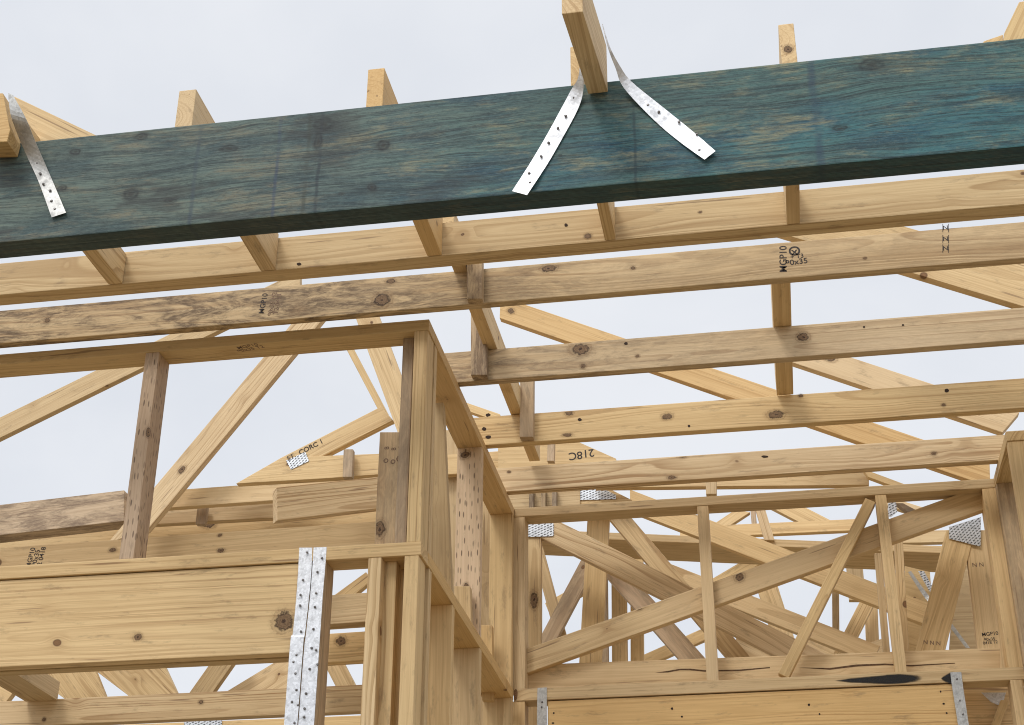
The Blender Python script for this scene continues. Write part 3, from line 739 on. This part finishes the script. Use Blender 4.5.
# ------------------------------------------------------------------ left background
one('rafter', D(-60, 446.5, 300, 270.5, -60, 467.5, 300, 290), 6.2, PINE, 'long straight rafter rising to the right behind the speckled stud', 'rafter', .035)
one('diagonal_web', D(108, 543, 300, 313, 147, 530, 328, 313), 5.6, BOLD, 'wide diagonal board leaning right, between the speckled stud and the corner', 'roof timber', .035)
one('diagonal_web', V(338, 341, 347.5, 421, 383.5, 392.5), 5.60, PINE, 'thin board leaning left, left of the corner post', 'roof timber', .035, tint=.85)
one('diagonal_web', V(312, 353, 378, 440, 401, 425), 5.25, PINE, 'pale wide board leaning left against the corner post', 'roof timber', .035)
T1 = thing('roof_truss', 'roof truss heel with hand lettering ST CORC 1 and a toothed plate', 'roof truss', un(237, 483, Y=5.45), 'roof trusses')
board('top_chord', D(279, 458.7, 381, 406.5, 292, 471.8, 393, 420), 5.45, PINE, .035, T1)
poly('bottom_chord', [(236, 483.5), (281, 457.8), (292, 457), (410, 452.5), (410, 472), (330, 478)], 5.447, PINE, .035, T1, ex=((275, 463), (400, 454)))
plate([(286, 460.5), (305.5, 452), (309, 461), (291, 469.5)], 5.444, T1)
stamp('ST.', 291.5, 457, 5.4435, .030, 25, T1, name='hand_lettering'); stamp('CORC 1', 311, 447, 5.449, .030, 26, T1, name='hand_lettering')
one('spacer_block', V(449, 343.5, 353, 477, 342.5, 352), 5.40, GREYP, 'small upright block standing on the lettered truss', 'timber block', .03)
g = 'long boards stacked behind the left wall opening'
one('framing_board', H(60, 498.5, 515, 410, 472.5, 491), 5.72, PINE, 'pale board at the foot of the lettered truss', 'board', .035, grp=g)
one('framing_board', H(-60, 510, 544, 124, 492, 519), 5.66, ROUGH, 'rough mottled board at the left edge, topmost of the left stack', 'board', .085, grp=g)
one('framing_board', H(100, 512, 527, 310, 499, 516), 5.85, BOLD, 'board with dark grain tucked under the pale board, left of the short protruding board', 'board', .035, grp=g)
one('framing_board', H(-60, 538, 562, 410, 502, 526), 5.95, PINE, 'board with a cluster knot just above the stamped board', 'board', .035, grp=g, tint=.95)
one('framing_board', H(277, 489, 519, 410, 472, 506), (4.75, 5.10), BOLD, 'short board end with bold grain left of the corner packing board', 'board', .037, grp=g)
o = one('framing_board', H(-60, 552.5, 575, 410, 518.5, 544), 4.16, PINE, 'stamped board lying just behind the rail of the left wall', 'board', .035, grp=g)
stamp('MGP10\n90x35\nT2 0418', 36, 558, 4.16, .022, 84, o)
one('spacer_block', V(504, 197.5, 207, 524, 195.5, 204.5), 5.80, GREYP, 'small dark upright block between boards right of the speckled stud', 'timber block', .03)

# below the left lintel
g = 'boards seen under the left lintel'
one('framing_board', H(304, 597, 626, 410, 589.5, 619), 5.0, PINE, 'upper board between the strapped stud and the next stud', 'board', .06, grp=g, tint=.85)
one('framing_board', H(304, 635, 664, 410, 628.5, 657), 5.15, PINE, 'knotty lower board between the strapped stud and the next stud', 'board', .045, grp=g)
one('framing_board', H(-60, 705, 729, 410, 681.5, 710), 5.3, BOLD, 'long pale board at the bottom left under the deep lintel', 'board', .04, grp=g)
one('framing_board', H(120, 725, 745, 410, 713, 735), 6.0, PINE, 'lowest board at the bottom left carrying a toothed plate', 'board', .035, grp=g)
pa = un(26, 702, Y=5.295); pb = un(58, 700, Y=5.295)
o = box('nogging', pa.x, pb.x, YF + .1, 5.292, pa.z - CAMH, pa.z - CAMH + .07, 'y', PINE, thin='z', tint=.9)
tag(o, 'short nogging running back from the left lintel to the long pale board', 'nogging')
T0 = thing('roof_truss', 'truss webs showing through the gaps under the left lintel', 'roof truss', un(150, 700, Y=6.5), 'roof trusses')
poly('web', [(15, 664), (90, 658), (110, 708), (78, 708)], 6.5, BOLD, .035, T0, ex=((60, 660), (95, 708)))
poly('web', [(92, 668), (163, 663), (183, 706), (142, 706)], 6.55, PINE, .035, T0, ex=((120, 665), (160, 706)))
board('web', V(650, 219, 243, 708, 179, 201), 6.5, PINE, .035, T0, tint=.85)
poly('web', [(275, 662), (310, 655), (310, 712), (196, 710)], 6.6, PINE, .035, T0, ex=((275, 662), (200, 708)))
board('web', V(645, 317, 332, 706, 343, 369), 6.4, PINE, .035, T0)
poly('web', [(-30, 668), (2, 684), (15, 690), (-2, 712), (-30, 712)], 6.45, PINE, .035, T0)
poly('web', [(333, 596), (366, 572), (372, 580), (348, 600)], 6.3, PINE, .035, T0, ex=((333, 596), (366, 572)))
plate([(184, 722), (222, 720), (221, 736), (183, 738)], 5.996, T0)

# ------------------------------------------------------------------ background beyond the rear wall
T2 = thing('roof_truss', 'nearest truss behind the rear wall, its chord falling right from a toothed plate', 'roof truss', un(534, 663, Y=5.75), 'roof trusses')
s = board('post', V(515, 527, 541, 735, 526, 541), 5.752, PINE, .035, T2, tint=1.02); s['label'] = 'post with an open knot'
knot(534, 600, 5.752, s, 4.2, 9)
board('top_chord', D(530, 507, 840, 660.5, 530, 532, 800, 668), 5.749, BOLD, .035, T2)
plate([(526.8, 524.5), (553.5, 523), (553.5, 536), (527, 537)], 5.745, T2)
T3 = thing('roof_truss', 'second truss behind the rear wall, with upright and leaning webs', 'roof truss', un(590, 663, Y=5.95), 'roof trusses')
board('web', V(505, 589, 609, 735, 574, 599), 5.95, PINE, .035, T3)
board('web', D(597, 505, 728, 659, 621, 505, 752, 659), 5.90, BOLD, .035, T3)
board('web', D(585, 553, 690, 671, 608, 548, 716, 671), 6.05, GREYP, .035, T3, tint=1.15)
board('top_chord', D(630, 489, 935, 606, 630, 511, 935, 628), 6.10, PINE, .035, T3)
board('web', D(660, 559, 880, 646.5, 655, 577, 872, 662), 6.20, PINE, .035, T3)
one('tie_board', H(530, 529, 536.5, 965, 547, 554), 6.38, PINE, 'wide flat tie board crossing behind all rear webs, dark beneath', 'board', .24)
one('tie_board', H(680, 527, 538, 862, 518.5, 530), 6.8, PINE, 'thin knotty board just under the rear top plate', 'board', .035)
one('tie_board', [(595, 483), (869, 470), (869, 484.8), (595, 487.5)], 5.80, PINE, 'thin board squeezed between the lowest joist and the rear top plate', 'board', .035, pl=True, ex=((595, 483), (869, 470)))
T4 = thing('roof_truss', 'far truss with slim posts beyond the second truss', 'roof truss', un(620, 663, Y=6.7), 'roof trusses')
board('web', V(505, 595, 606.5, 735, 598, 609), 6.6, GREYP, .035, T4, tint=1.0)
board('web', V(540, 611, 626, 735, 612.5, 628), 6.7, PINE, .035, T4)
board('web', V(540, 630, 643, 735, 631, 644), 6.75, PINE, .035, T4)
board('web', V(545, 532, 541, 648, 557, 571), 6.35, PINE, .035, T4)
board('web', V(560, 581, 598, 650, 533, 551), 6.30, GREYP, .035, T4, tint=1.1)
board('web', D(545, 603, 590, 578, 549, 613, 590, 590), 7.0, PINE, .035, T4)
board('web', D(636, 658, 728, 617, 640, 669, 732, 628), 7.0, PINE, .035, T4)
board('web', D(690, 591, 745, 560, 700, 600, 762, 562), 6.9, PINE, .035, T4)
board('web', V(565, 750, 771, 665, 781, 803), 7.05, PINE, .035, T4)
poly('web', [(736, 632), (772, 650), (780, 668), (736, 668)], 7.1, PINE, .035, T4)
board('web', D(695, 536, 735, 510, 708, 540, 750, 512), 6.9, PINE, .035, T4)
board('web', D(765, 505, 802, 523, 802, 505, 835, 523), 6.95, PINE, .035, T4)
board('web', V(505, 754, 764, 540, 764.5, 774.5), 6.36, BOLD, .02, T4, tint=1.12)
board('web', V(505, 750, 755, 530, 752, 757.5), 6.9, GREYP, .035, T4)
poly('web', [(808, 632), (842, 648), (842, 664), (800, 664)], 7.1, PINE, .035, T4)
T5 = thing('roof_truss', 'truss at the right whose two wide boards meet under a large toothed plate', 'roof truss', un(960, 650, Y=5.78), 'roof trusses')
board('web', V(530, 946, 975, 668, 911, 941), 5.78, PINE, .035, T5, tint=1.05)
s = board('post', V(530, 964.5, 990, 700, 983, 1011), 5.785, PINE, .035, T5)
stamp('N N', 978, 565, 5.785, .024, 0, s, FAINT); stamp('MGP10', 990, 634, 5.785, .020, 3, s); stamp('90x35\n0418 T2', 990, 641, 5.785, .016, 3, s)
stamp('N N N', 932, 643, 5.78, .022, -8, T5, FAINT)
plate([(949, 527), (981, 517), (980.5, 546.5), (949, 538.5)], 5.775, T5)
board('web', V(540, 894, 903, 668, 901, 910), 5.9, PINE, .035, T5)
board('web', V(553, 875, 881, 668, 884, 892), 5.95, PINE, .035, T5)
poly('gusset', [(905, 566), (930, 572), (932, 600), (922, 668), (905, 668)], 6.25, PINE, .02, T5, tint=.95)
poly('web', [(956, 560), (972, 560), (988, 668), (948, 668)], 6.2, PINE, .035, T5, tint=.8)
plate([(918, 571), (924, 571), (934, 590), (930, 592)], 6.2, T5)
plate([(888, 503), (896, 502), (897, 512), (891, 517), (888, 516)], 5.93, T5)
ribbon('steel_brace', [(908, 572), (925, 598), (938, 612), (966, 648)], [(911, 571), (929, 596), (941, 609), (970, 648)], [6.19, 6.19, 6.15, 6.15], ZDULL, parent=T5)
board('web', D(880, 494, 945, 514, 880, 503, 945, 524), 7.0, PINE, .035, T5)
poly('web', [(896, 503), (903, 503), (918, 511), (910, 514)], 6.0, GREYP, .035, T5, tint=.7)
one('tie_board', H(880, 532, 543, 968, 529, 542), 6.9, PINE, 'short tie board under the raised end of the long diagonal brace', 'board', .035)
T6 = thing('roof_truss', 'far truss webs seen low between the short diagonal brace and the next stud', 'roof truss', un(860, 650, Y=6.8), 'roof trusses')
board('web', V(585, 868, 884, 664, 828, 844), 6.8, BOLD, .035, T6)
board('web', V(590, 864, 877, 664, 867, 880), 6.9, PINE, .035, T6)
board('web', V(580, 832, 839, 640, 832.5, 839.5), 6.7, PINE, .035, T6, tint=.75)
poly('web', [(840, 654), (886, 637), (892, 660), (840, 664)], 6.6, PINE, .035, T6, ex=((840, 654), (886, 637)), tint=.9)
board('web', V(560, 846, 862, 600, 849, 866), 6.95, PINE, .035, T6)
poly('web', [(905, 640), (925, 628), (945, 668), (905, 668)], 6.7, PINE, .035, T6)
# boards behind the corner of the return and rear walls
o = one('gable_board', [(498, 439), (572, 439), (616, 458.5), (616, 482), (498, 486)], 5.9, PINE, 'board with upside-down lettering 21 8C between the two lowest joists', 'board', .035, pl=True, ex=((498, 441), (572, 440)))
stamp('8C', 575.5, 455.5, 5.9, .050, 184, o, name='hand_lettering'); stamp('21', 588.5, 453, 5.9, .050, 184, o, name='hand_lettering')
one('spacer_block', V(441, 547.5, 554.5, 461, 547, 554), 5.80, GREYP, 'small block in front of the lettered board', 'timber block', .03)
T7 = thing('roof_truss', 'truss joint with a toothed plate just above the rear top plate', 'roof truss', un(600, 500, Y=5.84), 'roof trusses')
board('bottom_chord', H(505, 490, 512, 580, 486, 508), 5.85, PINE, .035, T7, tint=.9)
for xx in (529, 541, 552):
    board('web', V(488, xx, xx + 4.5, 508, xx, xx + 4.5), 5.815, ROUGH, .03, T7, tint=.6)
poly('gusset', [(577, 484), (600, 484), (632, 500), (632, 508), (577, 508)], 5.86, PINE, .035, T7)
plate([(578, 488), (600, 487), (616, 495), (616, 499), (579, 500)], 5.856, T7)
one('spacer_block', V(474, 705.5, 716, 494, 706, 716.5), 5.70, PINE, 'small upright block standing on the middle of the rear top plate', 'timber block', .04, tint=.85)
one('roof_strip', D(862, 468, 912, 487, 868, 477, 912, 493), 5.75, PINE, 'short strip falling right at the end of the squeezed thin board', 'timber', .03)
one('roof_strip', D(462, 401, 500, 414, 462, 409, 500, 422), 5.7, PINE, 'short pale strip beside the top plate of the return wall', 'timber', .03)
one('background_post', V(455, 474, 495, 760, 477, 498), 6.25, PINE, 'post glimpsed between the last two studs of the return wall', 'post', .035, tint=.9)
one('background_post', V(430, 443, 461, 640, 446, 464), 6.0, PINE, 'post glimpsed just left of the speckled pinkish stud', 'post', .035, tint=.9)
one('framing_board', H(440, 455, 475, 500, 451, 471), 5.95, PINE, 'board glimpsed behind the speckled stud of the return wall', 'board', .035)
one('framing_board', H(955, 684, 735, 1015, 682, 735), 5.72, BOLD, 'short board at the bottom right below the sill', 'board', .035)
T8 = thing('roof_truss', 'truss corner with a steel plate at the bottom right below the sill', 'roof truss', un(1000, 720, Y=5.68), 'roof trusses')
board('web', V(700, 1001, 1009.5, 740, 985, 995), 5.68, PINE, .03, T8)
plate([(981, 692.5), (1006, 692.5), (1002, 706.5), (991, 702)], 5.70, T8, ZINC)

def dots(o, Y, L, r=1.0):
    for x, y in L: knot(x, y, Y, o, r * random.uniform(.8, 1.3), r * random.uniform(.8, 1.3), True)
dots([o for o in bpy.data.objects if o.get('label') == 'deep lintel board under the painted sill'][0], YB + .004, [(940.6, 691.5), (943.6, 703.7), (946.6, 713), (553.7, 713), (553, 723), (672, 708.6), (681.8, 716.6), (809, 704.7), (819.6, 714)], 1.1)
byl = {}
for o in bpy.data.objects:
    if o.type == 'MESH' and 'label' in o: byl[o['label']] = o
def kn(key, *L):
    o = [v for k, v in byl.items() if key in k][0]
    for (x, y, Y, a, b_) in L: knot(x, y, Y, o, a, b_)
kn('stamped board lying', (112.5, 550, 4.16, 4, 2.4), (221, 550.5, 4.16, 4, 2.2), (220, 535, 4.16, 2.5, 1.6))
kn('knotty lower board', (341, 641, 5.15, 5.5, 4.5))
kn('long pale board at the bottom', (201, 702, 5.3, 2.6, 2.2), (44, 719.5, 5.3, 2.2, 1.8))
kn('cluster knot', (209, 524, 5.95, 7, 4))
kn('longest sloping', (511, 311, 5.8, 4, 3))
kn('between the other two sloping', (829, 358, 5.5, 7, 3.5))
kn('wide diagonal board leaning right', (182, 469.5, 5.6, 3, 4.5))
kn('speckled brown stud', (148.2, 432.5, YF + .002, 2.9, 5.5))
kn('speckled pinkish stud with rows', (465, 455, 4.852, 5, 4.5), (466, 586, 4.852, 3, 3.5))
kn('short grey packing', (379.5, 529, 4.04, 6, 9))
kn('long wide diagonal brace', (739.7, 577, y5, 5.5, 4), (639, 608, y5, 4, 2))
# ------------------------------------------------------------------ light
w = bpy.data.worlds.new('World'); scene.world = w; w.use_nodes = True
nt = w.node_tree; nt.nodes.clear(); N = NT(nt)
out = N.n('ShaderNodeOutputWorld'); bg = N.n('ShaderNodeBackground'); nt.links.new(bg.outputs[0], out.inputs[0])
sky = N.n('ShaderNodeTexSky', sky_type='NISHITA', sun_disc=False)
SUN_EL, SUN_AZ = 52, 205                        # azimuth clockwise from +Y
sky.sun_elevation = R(SUN_EL); sky.sun_rotation = R(SUN_AZ); sky.air_density = 1.0; sky.dust_density = 3.0
G = N.n('ShaderNodeTexCoord').outputs['Generated']
gx, gy, gz = N.sep(G)
cl = N.noise(N.comb(gx, gy, N.math('MULTIPLY', gz, 1.6)), 2.4, 5, .55, .3)
cl2 = N.noise(N.comb(gx, gy, N.math('MULTIPLY', gz, 1.6)), 6.5, 4, .5, .2)
cm = N.math('ADD', N.math('MULTIPLY', cl, .75), N.math('MULTIPLY', cl2, .25))
cloud = N.mix(N.ramp(cm, .36, .64), rgb(7.1, 7.4, 7.95), rgb(8.0, 8.2, 8.6))
# the cloud is brighter round the veiled sun, which stands behind the camera
sd = Vector((math.sin(R(SUN_AZ)) * math.cos(R(SUN_EL)), math.cos(R(SUN_AZ)) * math.cos(R(SUN_EL)), math.sin(R(SUN_EL))))
dt = N.n('ShaderNodeVectorMath', operation='DOT_PRODUCT'); N.set(dt.inputs[0], G); dt.inputs[1].default_value = sd
glow = N.ramp(dt.outputs['Value'], .2, 1.0, 1.0, 1.8)
sc = N.n('ShaderNodeVectorMath', operation='SCALE'); N.set(sc.inputs[0], cloud); N.set(sc.inputs['Scale'], glow)
c = N.mix(.93, sky.outputs[0], sc.outputs[0])
N.set(bg.inputs[0], c); bg.inputs[1].default_value = .095
sl = bpy.data.lights.new('sun', 'SUN'); sl.energy = 1.3; sl.angle = R(16); sl.color = (1, .96, .9)
so = bpy.data.objects.new('sun', sl); col.objects.link(so)
so.rotation_euler = (-sd).to_track_quat('-Z', 'Y').to_euler()

scene.view_settings.view_transform = 'Standard'; scene.view_settings.look = 'None'
scene.view_settings.exposure = 0.20; scene.view_settings.gamma = 1
scene.render.engine = 'CYCLES'
scene.cycles.pixel_filter_type = 'BLACKMAN_HARRIS'; scene.cycles.filter_width = 1.05; scene.cycles.max_bounces = 6; scene.cycles.diffuse_bounces = 4
